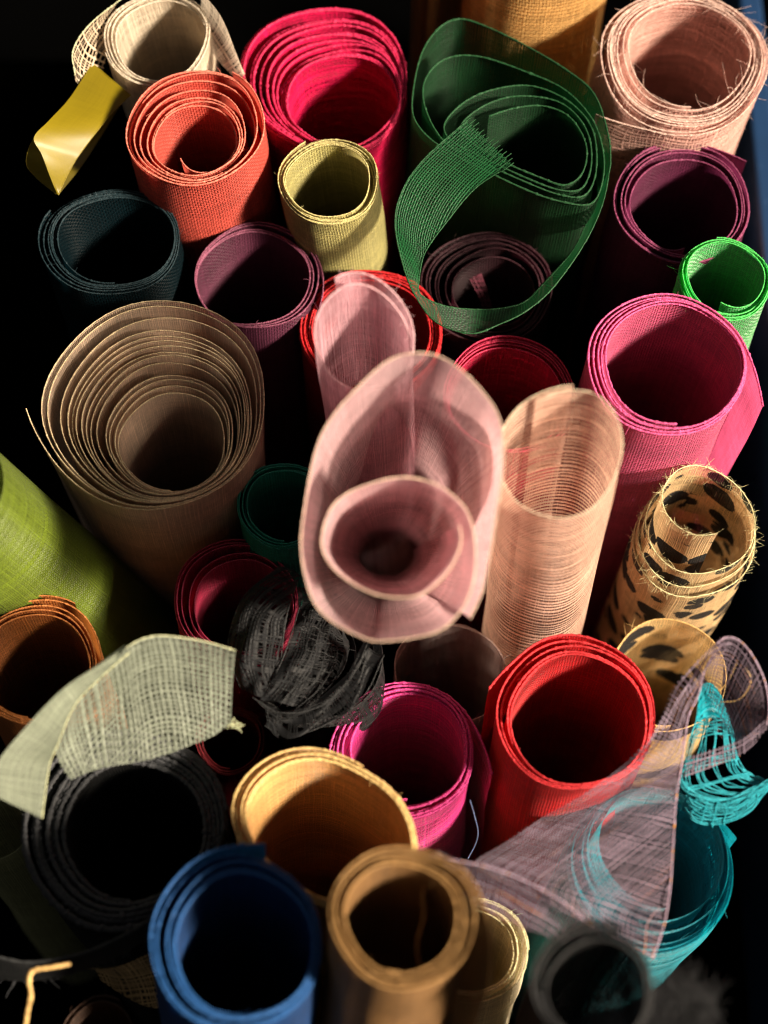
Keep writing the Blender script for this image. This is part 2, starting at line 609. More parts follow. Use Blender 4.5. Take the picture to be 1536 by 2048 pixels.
def spiral_roll(label, o, i, n, z, mat, hmat, iz=None, lean=(0, 0), foot=None, th0=0, cw=1, slant=(0, 0), e2=(0, 0), e3=(0, 0), flap=(0, 30),
                tuck=(0, 40), hem_r=0.0006, conv=1.0, p=1.0, rough_rim=0.0007, seg=54, seed=None, cluster=0.6, frayn=18, fray_len=0.0035, fray_mat=None, fray_spread=0.8,
                name='fabric_roll', peak=None, wob=0.0006, short=None, iend=270, mouth_full=True):
    """a length of cloth wound up and stood on end. o / i: outer and inner turn as photo ellipse (centre x, y, half width)"""
    if label in STAND and foot is None:
        z_, lx, ly = STAND[label]
        iz = iz + z_ - z if iz is not None else None
        z, lean = z_, (lx, ly)
    sd = seed if seed is not None else int(o[0] * 7 + o[1] * 13)
    r2 = random.Random(sd)
    M = px(o[0], o[1], z)
    iz = z if iz is None else iz
    Mi = px(i[0], i[1], iz)
    ro, ri = o[2] * depth(M) / F, i[2] * depth(Mi) / F
    if foot is not None:
        ft = px(foot[0], foot[1], 0.0)
    else:
        ft = Vector((M.x + lean[0] * M.z, M.y + lean[1] * M.z, 0.0))
    ax = (M - ft).normalized()
    e1 = (RIGHT - ax * RIGHT.dot(ax)).normalized()
    e_2 = ax.cross(e1)
    if iz == z:                                     # keep the inner turn in the mouth plane
        d = (Mi - CAM).normalized()
        Mi = CAM + d * ((M - CAM).dot(ax) / d.dot(ax))
        ri = i[2] * depth(Mi) / F
    # finish the winding where iend says
    n = n * 1.4 if n > 2.6 and mouth_full else n
    want = ((iend - th0) * cw / 360.0) % 1.0
    n = max(1.1, round(n - want) + want)
    # radii turn by turn with uneven gaps
    K = max(2, int(math.ceil(n)) + 1)
    wts = [(r2.uniform(0.9, 2.0) if r2.random() < 0.38 else r2.uniform(0.25, 0.6)) if cluster > 0.5 else r2.uniform(0.7, 1.3) for _ in range(K)]
    cum = [0]
    for w in wts:
        cum.append(cum[-1] + w)
    def fgap(t):
        x = t * K
        k = min(int(x), K - 1)
        return ((cum[k] + (cum[k + 1] - cum[k]) * (x - k)) / cum[-1]) ** p
    ph = [r2.uniform(0, 6.28) for _ in range(6)]
    NS = int(n * seg)
    lift = [r2.uniform(-1, 1) for _ in range(int(n * 3) + 4)]
    squash = [r2.uniform(-1, 1) for _ in range(int(n * 5) + 6)]
    def along(tab, x):
        k = int(x)
        f = x - k
        f = f * f * (3 - 2 * f)
        return tab[k] + (tab[k + 1] - tab[k]) * f
    gap = abs(ro - ri) / max(1, n)
    rim, fpts = [], []
    total = 2 * math.pi * n
    for k in range(NS + 1):
        t = k / NS
        th = math.radians(th0) + cw * total * t
        f = fgap(t)
        r = ro + (ri - ro) * f
        r *= 1 + e2[0] * math.cos(2 * (th - math.radians(e2[1]))) + e3[0] * math.cos(3 * (th - math.radians(e3[1])))
        r *= 1 + 0.014 * math.sin(3 * th + ph[0]) + 0.010 * math.sin(5 * th + ph[1]) + 0.015 * math.sin(2 * th + ph[4])
        r += 0.28 * gap * along(squash, t * n * 5)
        if peak:
            dth = (math.degrees(th) - peak[1] + 180) % 360 - 180
            r += peak[0] * ro * math.exp(-(dth / peak[2]) ** 2)
        fa = math.radians(flap[1])
        if flap[0] and total * t < fa:
            r += flap[0] * (1 - total * t / fa) ** 2
        ta = math.radians(tuck[1])
        rem = total * (1 - t)
        if tuck[0] and rem < ta:
            r -= tuck[0] * (1 - rem / ta) ** 1.6
        c = M.lerp(Mi, f)
        h = 0.0016 * along(lift, t * n * 3) + slant[0] * math.cos(th - math.radians(slant[1])) + rough_rim * (math.sin(1.7 * th + ph[2] + 9 * t) + math.sin(0.43 * th + ph[3]))
        q = (e1 * math.cos(th) + e_2 * math.sin(th)) * r
        P = c + q + ax * h
        rim.append(P)
        if short is None:
            G = ft + (c - M) * conv + q * conv
            G = G - ax * ((G.z - 0.002) / ax.z)
        else:
            G = P - ax * (short + h)
        fpts.append(G)
    zb = min(g.z for g in fpts)
    rt = root(name, Vector((ft.x, ft.y, 0.0)) if short is None else M - ax * short, label, 'fabric roll', ROLLS_GROUP)
    rolled_sheet('wound_cloth', rim, fpts, mat, rt, wob, sd)
    if hem_r > 0:
        hem(rt, rim, hmat, hem_r)
    if frayn:
        fray(rt, rim, fray_mat or hmat, frayn, fray_len, seed=sd, spread=fray_spread, r=0.0001, up=0.5)
    AX[label] = (M, ft, ro)
    return rt, rim, fpts, ax

def P3(lst, z=None):
    return [px(a[0], a[1], a[2] if len(a) > 2 else z) for a in lst]


def path_roll(label, keys, z, mat, hmat, lean=(0, 0), conv=1.0, bottom=0.002, centre=None, samples=300, hem_r=0.0007, name='fabric_roll', wob=0.0006, frayn=0, fray_len=0.006, seed=5):
    """a loosely wound length of cloth: the rim line is given turn by turn"""
    pts = P3(keys, z)
    rim = catmull(pts, samples)
    M = sum(rim, Vector()) / len(rim) if centre is None else px(*centre)
    ft = Vector((M.x + lean[0] * M.z, M.y + lean[1] * M.z, 0.0))
    ax = (M - ft).normalized()
    fp = []
    for P in rim:
        G = ft + (P - M) * conv
        G = G - ax * ((G.z - 0.002) / ax.z)
        if bottom > 0.01:
            G = P.lerp(G, (P.z - bottom) / (P.z - G.z))
        fp.append(G)
    rt = root(name, ft.lerp(M, bottom / M.z), label, 'fabric roll', ROLLS_GROUP)
    rolled_sheet('wound_cloth', rim, fp, mat, rt, wob, seed)
    if hem_r > 0:
        hem(rt, rim, hmat, hem_r)
    if frayn:
        fray(rt, rim, hmat, frayn, fray_len, seed=seed)
    AX[label] = (M, ft, max((P - M).length for P in rim) * 0.9)
    return rt, rim, fp

def strands(rt, A, B, mat, vs, us=(), r=0.0003, n=40, jit=0.0006, name='net_strands', seed=2, bulge=0.0):
    """separate threads: vs run along the strip, us cross it"""
    r2 = random.Random(seed)
    a, b = catmull_even(A, n), catmull_even(B, n)
    T = Tubes()
    for v in vs:
        ph, am = r2.uniform(0, 6), r2.uniform(0.3, 1) * jit
        T.add([a[k].lerp(b[k], v) + Vector((math.sin(k * 0.5 + ph), math.cos(k * 0.41 + ph * 2), math.sin(k * 0.33 + ph))) * am for k in range(n + 1)], r * r2.uniform(0.7, 1.3), 5, None, 0.15)
    for u in us:
        f = u * n
        k = min(n - 1, int(f))
        p, q = a[k].lerp(a[k + 1], f - k), b[k].lerp(b[k + 1], f - k)
        ph, am = r2.uniform(0, 6), r2.uniform(0.3, 1) * jit
        T.add([p.lerp(q, j / 12) + Vector((math.sin(j * 0.9 + ph), math.cos(j * 0.7 + ph), math.sin(j * 0.8 + ph * 3))) * am for j in range(13)], r * r2.uniform(0.7, 1.3), 5, None, 0.15)
    o = T.build(name, mat, rt)
    o['kind'] = 'stuff'
    return o

# ------------------------------------------------------------------ the crate
def plain_mat(name, col, rough=0.6, spec=0.3, noise_s=40, amp=0.4, bump=0.2, specks=None):
    m = bpy.data.materials.new(name)
    m.use_nodes = True
    N, L = m.node_tree.nodes, m.node_tree.links
    pb = N['Principled BSDF']
    tc = N.new('ShaderNodeTexCoord')
    nz = N.new('ShaderNodeTexNoise')
    nz.inputs['Scale'].default_value = noise_s
    nz.inputs['Detail'].default_value = 6
    L.new(tc.outputs['Object'], nz.inputs['Vector'])
    c = srgb(col)
    mx = N.new('ShaderNodeMix')
    mx.data_type = 'RGBA'
    L.new(nz.outputs[0], mx.inputs[0])
    mx.inputs[6].default_value = (*[x * (1 - amp) for x in c], 1)
    mx.inputs[7].default_value = (*[x * (1 + amp) for x in c], 1)
    cs = mx.outputs[2]
    if specks:
        n2 = N.new('ShaderNodeTexNoise')
        n2.inputs['Scale'].default_value = 600
        L.new(tc.outputs['Object'], n2.inputs['Vector'])
        st = N.new('ShaderNodeMapRange')
        st.inputs[1].default_value = 0.72
        st.inputs[2].default_value = 0.78
        L.new(n2.outputs[0], st.inputs[0])
        m2 = N.new('ShaderNodeMix')
        m2.data_type = 'RGBA'
        L.new(st.outputs[0], m2.inputs[0])
        L.new(cs, m2.inputs[6])
        m2.inputs[7].default_value = (*srgb(specks), 1)
        cs = m2.outputs[2]
    L.new(cs, pb.inputs['Base Color'])
    pb.inputs['Roughness'].default_value = rough
    pb.inputs['Specular IOR Level'].default_value = spec
    bp = N.new('ShaderNodeBump')
    bp.inputs['Strength'].default_value = bump
    bp.inputs['Distance'].default_value = 0.001
    L.new(nz.outputs[0], bp.inputs['Height'])
    L.new(bp.outputs[0], pb.inputs['Normal'])
    return m

def box_mesh(name, x0, x1, y0, y1, z0, z1, mat, parent=None, bev=0.0015):
    import bmesh
    bm = bmesh.new()
    bmesh.ops.create_cube(bm, size=1)
    for v in bm.verts:
        v.co = Vector(((x0 + x1) / 2 + v.co.x * (x1 - x0), (y0 + y1) / 2 + v.co.y * (y1 - y0), (z0 + z1) / 2 + v.co.z * (z1 - z0)))
    bmesh.ops.bevel(bm, geom=list(bm.edges), offset=bev, segments=2, profile=0.5, affect='EDGES')
    me = bpy.data.meshes.new(name)
    bm.to_mesh(me)
    bm.free()
    me.materials.append(mat)
    o = bpy.data.objects.new(name, me)
    COL.objects.link(o)
    if parent is not None:
        o.parent = parent
        o.matrix_parent_inverse = Matrix.Translation(-parent.location)
    return o

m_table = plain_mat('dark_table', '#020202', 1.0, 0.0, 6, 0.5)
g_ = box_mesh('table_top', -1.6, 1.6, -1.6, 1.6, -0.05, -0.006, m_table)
g_['kind'] = 'structure'
m_blue = plain_mat('blue_paint', '#0c2a4c', 0.5, 0.4, 30, 0.25, 0.15, '#6d8fae')
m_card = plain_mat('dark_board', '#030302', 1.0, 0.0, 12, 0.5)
WALLX = px(1518, 420, 0.235).x
crate = root('storage_crate', (0, 0, -0.004), 'deep blue painted crate holding all the cloth rolls', 'crate')
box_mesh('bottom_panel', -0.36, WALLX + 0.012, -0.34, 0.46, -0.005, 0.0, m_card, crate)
box_mesh('side_wall', WALLX, WALLX + 0.014, -0.34, 0.46, 0.0005, 0.235, m_blue, crate, 0.002)
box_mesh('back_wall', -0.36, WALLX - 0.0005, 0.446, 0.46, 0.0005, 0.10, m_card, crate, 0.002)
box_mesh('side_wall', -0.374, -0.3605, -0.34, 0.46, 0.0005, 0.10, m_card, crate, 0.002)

# ------------------------------------------------------------------ plain rolls
def pair(name, col, hcol=None, **k):
    hk = k.pop('hk', {})
    return cloth(name + '_cloth', col, **k), thread_mat(name + '_selvage', hcol or col, **hk)

def R(label, col, o, i, n, z, hcol=None, mk=None, **k):
    key = label.split(' roll')[0].replace(' ', '_')
    mat, hm = pair(key, col, hcol, **(mk or {}))
    return spiral_roll(label, o, i, n, z, mat, hm, **k) + (mat, hm)

FINE = dict(su=0.0014, sv=0.0016, wu=0.72, wv=0.72, irr=0.08, wavy=0.06, slub=0.15, trans=0.45, tone=0.5, bump=1.0, opaque=True)
OPEN = dict(su=0.0012, sv=0.0012, wu=0.5, wv=0.5, irr=0.2, wavy=0.08, trans=0.5)

# --- back rows
R('ivory loosely woven roll behind the coral roll', '#cfc2ae', (312, 72, 112), (322, 80, 92), 3.2, 0.40, th0=200, mk=dict(OPEN, wu=0.62, wv=0.62, irr=0.7), lean=(0.10, 0.05), e2=(0.03, 90))
R('coral roll with well spaced turns and a folded inner end', '#f26a5a', (391, 252, 140), (393, 282, 80), 5.3, 0.405, hcol='#f27a66', th0=61, cw=-1, lean=(0.09, 0.0), iend=232,
  tuck=(0.008, 75), cluster=0.85, mk=dict(FINE, trans=0.5), hem_r=0.0007)
R('crimson coarse roll with widely spaced turns at its back', '#b30f43', (648, 152, 168), (688, 205, 112), 8.2, 0.40, hcol='#c21a4e', th0=25, lean=(0.02, 0.02), cluster=0.7,
  mk=dict(su=0.0014, sv=0.0024, wu=0.4, wv=0.72, irr=0.5, trans=0.3, rough=0.42), hem_r=0.0011, e3=(0.02, 40), e2=(0.03, 140))
R('small olive green roll between the coral and dark green rolls', '#aaa268', (661, 358, 104), (656, 364, 84), 3.6, 0.40, hcol='#c4b87c', th0=120, mk=dict(FINE, trans=0.45, wu=0.6, wv=0.6), lean=(0.03, 0.0))
R('amber tan roll standing above the dark green roll', '#b8925a', (1082, -170, 155), (1082, -170, 128), 2.5, 0.42, mk=dict(OPEN, su=0.0016, sv=0.0026, wu=0.55, wv=0.66, irr=0.15), th0=120)
R('thin dark brown roll behind the dark green roll', '#6b4420', (885, -165, 62), (885, -165, 45), 2.0, 0.42, mk=dict(OPEN), th0=30)
R('pale pink frayed roll beside the blue crate wall', '#efbdb0', (1364, 122, 170), (1376, 108, 120), 6.2, 0.41, hcol='#e6b8ac', th0=215, cw=1, flap=(0.012, 35), lean=(-0.04, 0.0),
  mk=dict(su=0.0018, sv=0.0026, wu=0.35, wv=0.7, irr=0.5, trans=0.35, wavy=0.2), hem_r=0.0006, frayn=420, fray_len=0.009, fray_spread=2.2, cluster=0.8)
R('plum roll under the pale pink roll by the crate wall', '#642345', (1365, 402, 140), (1366, 412, 104), 4.3, 0.375, hcol='#8a3c62', th0=35, flap=(0.006, 30), mk=dict(FINE), tuck=(0.004, 30))
R('small vivid green roll against the crate wall', '#34c25a', (1447, 562, 95), (1453, 553, 75), 4.2, 0.375, hcol='#4fc860', th0=95, cw=-1, tuck=(0.003, 40), iend=255, mk=dict(FINE, trans=0.6, wu=0.62, wv=0.62, sheen=2.5, rough=0.35))
R('dark navy teal roll with a pinched angular mouth', '#04171d', (222, 482, 132), (236, 482, 106), 4.4, 0.36, hcol='#0a272f', th0=150, mk=dict(FINE, spec=0.15, sheen=0.0), peak=(0.10, 150, 28), e2=(0.05, 10), lean=(0.07, 0.0), cluster=0.9)
R('dusty plum roll beneath the coral roll', '#5e2a42', (517, 552, 124), (505, 556, 110), 3.2, 0.345, hcol='#84465f', th0=330, flap=(0.004, 60), mk=dict(FINE, wu=0.62, wv=0.62), lean=(0.04, 0.0), cluster=0.9)
R('dark maroon roll inside the dangling green loop', '#260a14', (975, 575, 130), (985, 580, 78), 5.2, 0.325, hcol='#3a1622', th0=20, mk=dict(FINE), frayn=40, fray_len=0.005)
R('deep red roll behind the sheer mauve roll', '#a00f1a', (742, 662, 143), (742, 662, 118), 6.0, 0.33, hcol='#b8141c', th0=20, mk=dict(FINE), lean=(0.0, 0.02), hem_r=0.0009)
R('crimson pink roll between the dusty pink and hot pink rolls', '#b0143f', (1022, 790, 133), (1012, 800, 112), 3.2, 0.34, hcol='#c83058', th0=330, mk=dict(FINE, sv=0.0016, irr=0.6), flap=(0.004, 40))
R('hot pink roll with a smooth wide mouth', '#de5c8a', (1333, 728, 162), (1346, 730, 135), 3.6, 0.355, hcol='#e2558e', th0=-25, flap=(0.012, 45), mk=dict(FINE, sheen=0.4), lean=(-0.02, 0.0), hem_r=0.0009)
R('large champagne roll with many loose turns', '#cdb6a0', (306, 796, 238), (346, 886, 104), 10.2, 0.365, hcol='#dcc29c', th0=185, mk=dict(OPEN, wu=0.52, wv=0.52, su=0.0011, sv=0.0011, trans=0.5), lean=(0.05, 0.0), conv=0.70, cluster=0.75, flap=(0.003, 25), hem_r=0.0005)
R('dark teal green roll beside the dusty pink roll', '#148472', (566, 1008, 92), (570, 1012, 76), 3.4, 0.265, th0=150, mk=dict(FINE))
R('burgundy roll beneath the champagne roll', '#9c1a40', (470, 1195, 127), (486, 1212, 98), 3.6, 0.29, hcol='#a02c4c', th0=40, mk=dict(FINE), cluster=0.8)
R('lime green roll lying slanted beside the champagne roll', '#4f5e16', (-140, 985, 165), (-140, 985, 130), 2.4, 0.40, th0=120, foot=(480, 1480), mk=dict(su=0.0010, sv=0.0012, wu=0.72, wv=0.72, trans=0.2, rough=0.38, irr=0.3))
R('copper orange roll beside the pale sage strip', '#a4622e', (72, 1318, 138), (64, 1335, 104), 3.4, 0.335, hcol='#c47a40', th0=60, mk=dict(FINE, wu=0.62, wv=0.62))
R('dark wine roll half hidden under the sage strip', '#70101c', (462, 1480, 72), (462, 1482, 56), 3.0, 0.25, th0=40, mk=dict(FINE))
R('sheer grey brown roll beneath the dusty pink roll', '#927e7b', (902, 1342, 114), (896, 1350, 106), 1.7, 0.285, hcol='#b8a098', th0=200, mk=dict(OPEN, trans=0.4, wu=0.55, wv=0.55, su=0.0012, sv=0.0012), rough_rim=0.003, hem_r=0.0005)
R('bright magenta silky roll beneath the grey brown roll', '#c01a74', (806, 1505, 152), (814, 1494, 108), 4.4, 0.31, hcol='#cf3f8a', th0=345, mk=dict(su=0.0014, sv=0.0026, wu=0.4, wv=0.74, irr=0.5, trans=0.25, rough=0.3, spec=0.7, sheen=0.6), flap=(0.008, 60), hem_r=0.0012, frayn=25)
R('bright red roll with a wide round mouth', '#d2121c', (1150, 1422, 163), (1157, 1440, 136), 3.5, 0.32, hcol='#e03038', th0=165, cw=-1, flap=(0.004, 40), mk=dict(FINE, sheen=0.35), hem_r=0.0009)
R('black roll with a broad dark mouth and thick turns', '#121416', (248, 1658, 205), (266, 1662, 138), 6.0, 0.33, hcol='#3a3c40', th0=10, mk=dict(FINE), hem_r=0.0022, lean=(0.03, 0))
R('golden orange roll with an oval mouth', '#dba968', (652, 1655, 172), (662, 1662, 154), 3.2, 0.315, hcol='#e8b878', th0=60, e2=(0.14, -38), mk=dict(su=0.0012, sv=0.0026, wu=0.5, wv=0.74, irr=0.25, trans=0.3, sheen=0.4), hem_r=0.0009)
R('cobalt blue roll standing beside the black roll', '#0d3f78', (472, 1878, 180), (488, 1890, 140), 4.2, 0.365, hcol='#18528f', th0=75, flap=(0.004, 30), mk=dict(FINE), hem_r=0.0011, e2=(0.02, 90))
R('golden brown roll with glinting edges and a curled inner end', '#7c5c38', (812, 1835, 158), (800, 1832, 112), 3.1, 0.425, hcol='#9c7644', th0=-40, flap=(0.010, 60), mk=dict(OPEN, wu=0.62, wv=0.62, trans=0.3), lean=(0.0, 0.02), hem_r=0.0009, cluster=0.9)
R('cream roll tucked behind the golden brown roll', '#e6d8b8', (948, 1900, 108), (940, 1900, 84), 3.2, 0.31, hcol='#e6d2a4', th0=0, mk=dict(su=0.0012, sv=0.0022, wu=0.6, wv=0.72, irr=0.6, trans=0.35), hem_r=0.0007, cluster=0.9, frayn=30, fray_len=0.004)
R('charcoal black roll in front of the lavender net', '#0f1013', (1186, 1965, 126), (1192, 1985, 98), 2.6, 0.435, hcol='#16171a', th0=60, mk=dict(OPEN, wu=0.6, wv=0.6), hem_r=0.0012)
R('thin dark brown roll below the burlap strip', '#3a2416', (198, 2070, 78), (198, 2070, 60), 2.0, 0.30, th0=60, mk=dict(FINE))
R('pale sage net roll under its own loose strip', '#7d8060', (-10, 1660, 70), (-10, 1660, 55), 2.0, 0.30, th0=60, mk=dict(OPEN))

# tall tilted ones
R('sheer mauve roll standing tall behind the dusty pink roll', '#c095a0', (727, 672, 110), (727, 680, 92), 1.6, 0.425, hcol='#d8a8b0', th0=120, cw=-1, slant=(0.016, 120), mk=dict(su=0.0010, sv=0.0010, wu=0.55, wv=0.5, irr=0.5, trans=0.4),
  lean=(0.0, 0.06), frayn=60, hem_r=0.0006)
R('tall peach roll with open streaky weave', '#f8ccb4', (1126, 900, 126), (1122, 905, 116), 1.1, 0.455, hcol='#f6cbb2', iend=115, th0=80, slant=(0.012, 60), peak=(0.05, 50, 25), mk=dict(su=0.0012, sv=0.0038, wu=0.20, wv=0.62, irr=0.16, slub=0.3, trans=0.42, wavy=0.03, sheen=0.5), hem_r=0.0005)
SP = dict(su=0.0011, sv=0.0011, wu=0.55, wv=0.55, irr=0.3, trans=0.3, spots=((48, 62, 1), 0.40))
R('frayed tan roll with black spots and stepped turns', '#d9b98a', (1385, 1085, 122), (1430, 985, 86), 3.4, 0.305, iz=0.355, mouth_full=False, hcol='#ead2a2', th0=150, mk=SP, frayn=800, fray_len=0.0036, fray_spread=1.8, hem_r=0.0005)
R('spotted tan roll lying lower beneath the frayed one', '#d4b47c', (1335, 1345, 120), (1335, 1350, 108), 1.6, 0.255, hcol='#d8b070', th0=200, mk=dict(SP, spots=((30, 46, 1), 0.37)), hem_r=0.0006)

# ------------------------------------------------------------------ loosely wound and twisted lengths
LOOSE_GROUP = 'loose lengths of cloth lying over the rolls'

# dark green roll with its dangling tail
mg, hg = pair('green', '#062f14', '#104822', su=0.0014, sv=0.0012, wu=0.55, wv=0.6, irr=0.2, wavy=0.06, trans=0.3)
gkeys = [(1221, 330), (1217, 273), (1190, 191), (1139, 144), (1053, 92), (968, 51), (917, 38), (876, 58), (841, 113), (824, 205), (835, 250), (876, 290),
         (944, 328), (1053, 380), (1122, 403), (1180, 408), (1203, 370), (1207, 310), (1185, 240), (1130, 180), (1053, 144), (958, 113), (890, 118), (850, 160),
         (850, 215), (885, 280), (944, 315), (1053, 365), (1122, 390), (1170, 390), (1192, 340), (1185, 260), (1140, 205), (1070, 173), (1000, 176), (935, 200),
         (890, 245), (900, 280), (955, 310), (1050, 355), (1120, 380), (1165, 375), (1183, 320), (1170, 255), (1120, 205), (1040, 192), (975, 208), (925, 245),
         (930, 275), (1000, 320), (1080, 355), (1130, 370), (1165, 345), (1172, 290), (1140, 235), (1088, 212), (1030, 216), (978, 232)]
rt, rim, fp = path_roll('large dark green roll with a dangling loose end', gkeys, 0.390, mg, hg, lean=(-0.02, 0.06), samples=420, hem_r=0.0008)
ga = [(1221, 328, .390), (1205, 408, .389), (1168, 488, .387), (1106, 575, .385), (1052, 622, .383), (1000, 648, .381), (944, 667, .380), (882, 650, .380), (845, 615, .381),
      (812, 550, .385), (790, 450, .393), (805, 380, .400), (848, 318, .407), (934, 241, .415)]
gb = [(1212, 350, .370), (1182, 425, .369), (1146, 500, .368), (1086, 568, .367), (1050, 603, .367), (1006, 616, .366), (951, 619, .366), (890, 612, .368), (842, 590, .372),
      (838, 560, .377), (850, 505, .387), (893, 444, .395), (951, 376, .403), (1024, 328, .413)]
mgt = cloth('green_tail_cloth', '#0f4824', su=0.0016, sv=0.0013, wu=0.3, wv=0.62, irr=0.12, wavy=0.05, trans=0.35, sheen=0.4)
o_, a_, b_ = railed_sheet('loose_tail', P3(ga), P3(gb), mgt, rt, 120, 10)
hem(rt, a_, hg, 0.0007)
hem(rt, b_, hg, 0.0007)
T = Tubes()
for k in range(15):
    f = k / 14
    p0 = a_[-1].lerp(b_[-1], f)
    d = ((a_[-1] - a_[-4]) + (b_[-1] - b_[-4])).normalized()
    T.add([p0 - d * 0.006, p0, p0 + d * rnd.uniform(0.001, 0.004)], 0.00025, 5)
T.build('frayed_end', hg, rt)['kind'] = 'stuff'

# big dusty pink cone
md, hd = pair('dusty_pink', '#dab0b6', '#dcb8a4', su=0.0011, sv=0.0013, wu=0.60, wv=0.66, irr=0.25, wavy=0.08, trans=0.5, sheen=0.5)
dkeys = [(940, 1236, .449), (965, 1180, .453), (982, 1095, .459), (994, 1020, .465), (1006, 934, .472), (1004, 861, .478), (987, 813, .482), (939, 755, .487), (884, 715, .49), (829, 706, .492), (775, 722, .49),
         (720, 770, .485), (665, 832, .477), (632, 898, .470), (610, 1007, .462), (602, 1099, .456), (621, 1190, .452), (657, 1238, .45), (716, 1271, .45), (756, 1282, .45), (829, 1275, .45),
         (884, 1258, .45), (924, 1218, .451), (946, 1165, .454), (951, 1110, .457), (944, 1050, .461), (921, 1005, .464), (866, 966, .466), (793, 955, .467), (705, 981, .466), (661, 1018, .464),
         (643, 1077, .461), (652, 1116, .459), (683, 1152, .458), (738, 1184, .457), (793, 1195, .457), (848, 1186, .457), (899, 1138, .458), (922, 1085, .46), (918, 1050, .461)]
path_roll('big dusty pink roll flaring open above the others', dkeys, None, md, hd, lean=(-0.02, 0.42), conv=0.0, bottom=0.22, centre=(815, 1120, .46), samples=300, hem_r=0.0006)

# coarse black gauze, crumpled
mk_ = cloth('black_gauze_cloth', '#131416', su=0.0015, sv=0.0021, wu=0.62, wv=0.66, irr=0.9, wavy=0.3, slub=0.7, trans=0.25, tone=0.9, rough=0.6, spec=0.2, sheen=0.1)
hk_ = thread_mat('black_gauze_thread', '#2a2c2e')
bkeys = [(540, 1180, .31), (600, 1175, .29), (680, 1190, .29), (740, 1240, .30), (765, 1310, .335), (745, 1380, .33), (690, 1425, .327), (620, 1440, .325), (560, 1420, .325), (530, 1360, .327),
         (540, 1290, .332), (580, 1230, .31), (650, 1225, .30), (705, 1275, .315), (705, 1345, .33), (650, 1395, .327), (590, 1385, .325), (575, 1330, .328), (610, 1275, .33), (655, 1300, .33)]
rtb, rimb, fpb = path_roll('crumpled black gauze roll beside the dusty pink roll', bkeys, None, mk_, hk_, lean=(0.0, 0.04), conv=0.7, samples=220, hem_r=0.0003, wob=0.003, frayn=60, fray_len=0.005)
LOBES = [([(560, 1132, .355), (490, 1190, .350), (462, 1256, .345), (457, 1310, .340), (480, 1375, .335)], [(600, 1150, .352), (575, 1225, .350), (565, 1290, .345), (560, 1345, .340), (550, 1400, .335)], 0.010),
         ([(602, 1205, .322), (585, 1260, .342), (562, 1325, .346), (520, 1400, .342)], [(680, 1250, .305), (695, 1290, .322), (682, 1345, .334), (610, 1420, .336)], 0.006),
         ([(505, 1395, .345), (560, 1425, .345), (640, 1412, .348), (705, 1350, .352), (738, 1280, .354)], [(530, 1452, .335), (570, 1472, .335), (645, 1452, .337), (725, 1395, .340), (768, 1310, .344)], 0.008)]
for q, (la, lb, bu) in enumerate(LOBES):
    o_, a_, b_ = railed_sheet('crumpled_fold', P3(la), P3(lb), mk_, rtb, 50, 16, bu, 0.0028, seed=40 + q)
    hem(rtb, a_, hk_, 0.0004)
    hem(rtb, b_, hk_, 0.0004)
strands(rtb, P3([(625, 1240, .345), (615, 1285, .350), (595, 1340, .352), (545, 1400, .348)]), P3([(672, 1265, .330), (675, 1300, .338), (655, 1358, .344), (590, 1422, .343)]), hk_,
        [0.02, 0.3, 0.36, 0.66, 0.98], [0.1, 0.2, 0.28, 0.42, 0.47, 0.6, 0.7, 0.72, 0.88], 0.00014, 30)

# teal roll with its coarse net
mt, ht = pair('teal', '#0a8c9c', '#1c9cac', su=0.0016, sv=0.0028, wu=0.55, wv=0.88, irr=0.8, wavy=0.12, slub=0.4, trans=0.35, rough=0.35, sheen=0.4)
rtt = spiral_roll('teal silky roll with slipping outer turns and open net', (1302, 1738, 168), (1325, 1692, 122), 4.4, 0.30, mt, ht, th0=20, lean=(-0.05, 0.0), hem_r=0.0, flap=(0.006, 60), frayn=20)[0]
ta = P3([(1405, 1372, .345), (1392, 1440, .345), (1372, 1510, .345), (1362, 1560, .343), (1385, 1590, .340), (1440, 1600, .338), (1500, 1580, .338), (1545, 1560, .340)])
tb = P3([(1432, 1378, .340), (1458, 1440, .338), (1470, 1495, .337), (1485, 1535, .336), (1510, 1552, .335), (1525, 1560, .335), (1540, 1562, .336), (1550, 1562, .338)])
strands(rtt, ta, tb, ht, [0.0, 0.03, 0.07, 0.12, 0.25, 0.3, 0.34, 0.38, 0.55, 0.6, 0.78, 0.82, 0.86, 0.9, 0.94, 0.97, 1.0], [0.03 + 0.012 * k for k in range(16)] + [0.32, 0.34, 0.36, 0.5, 0.52], 0.00035, 50, 0.0007)
ta2 = P3([(1362, 1555, .342), (1400, 1590, .339), (1450, 1600, .337), (1500, 1585, .338), (1545, 1558, .340)])
tb2 = P3([(1340, 1590, .325), (1385, 1640, .322), (1440, 1652, .322), (1500, 1622, .326), (1546, 1572, .334)])
strands(rtt, ta2, tb2, ht, [0.04 + 0.07 * k for k in range(14)], [0.1 * k + 0.03 for k in range(9)], 0.0003, 40, 0.0006)
o_, a_, b_ = railed_sheet('torn_edge', P3([(1398, 1385, .347), (1405, 1368, .347), (1425, 1368, .344), (1445, 1395, .342)]), P3([(1392, 1440, .346), (1412, 1435, .344), (1435, 1435, .342), (1458, 1440, .340)]), mt, rtt, 20, 6)

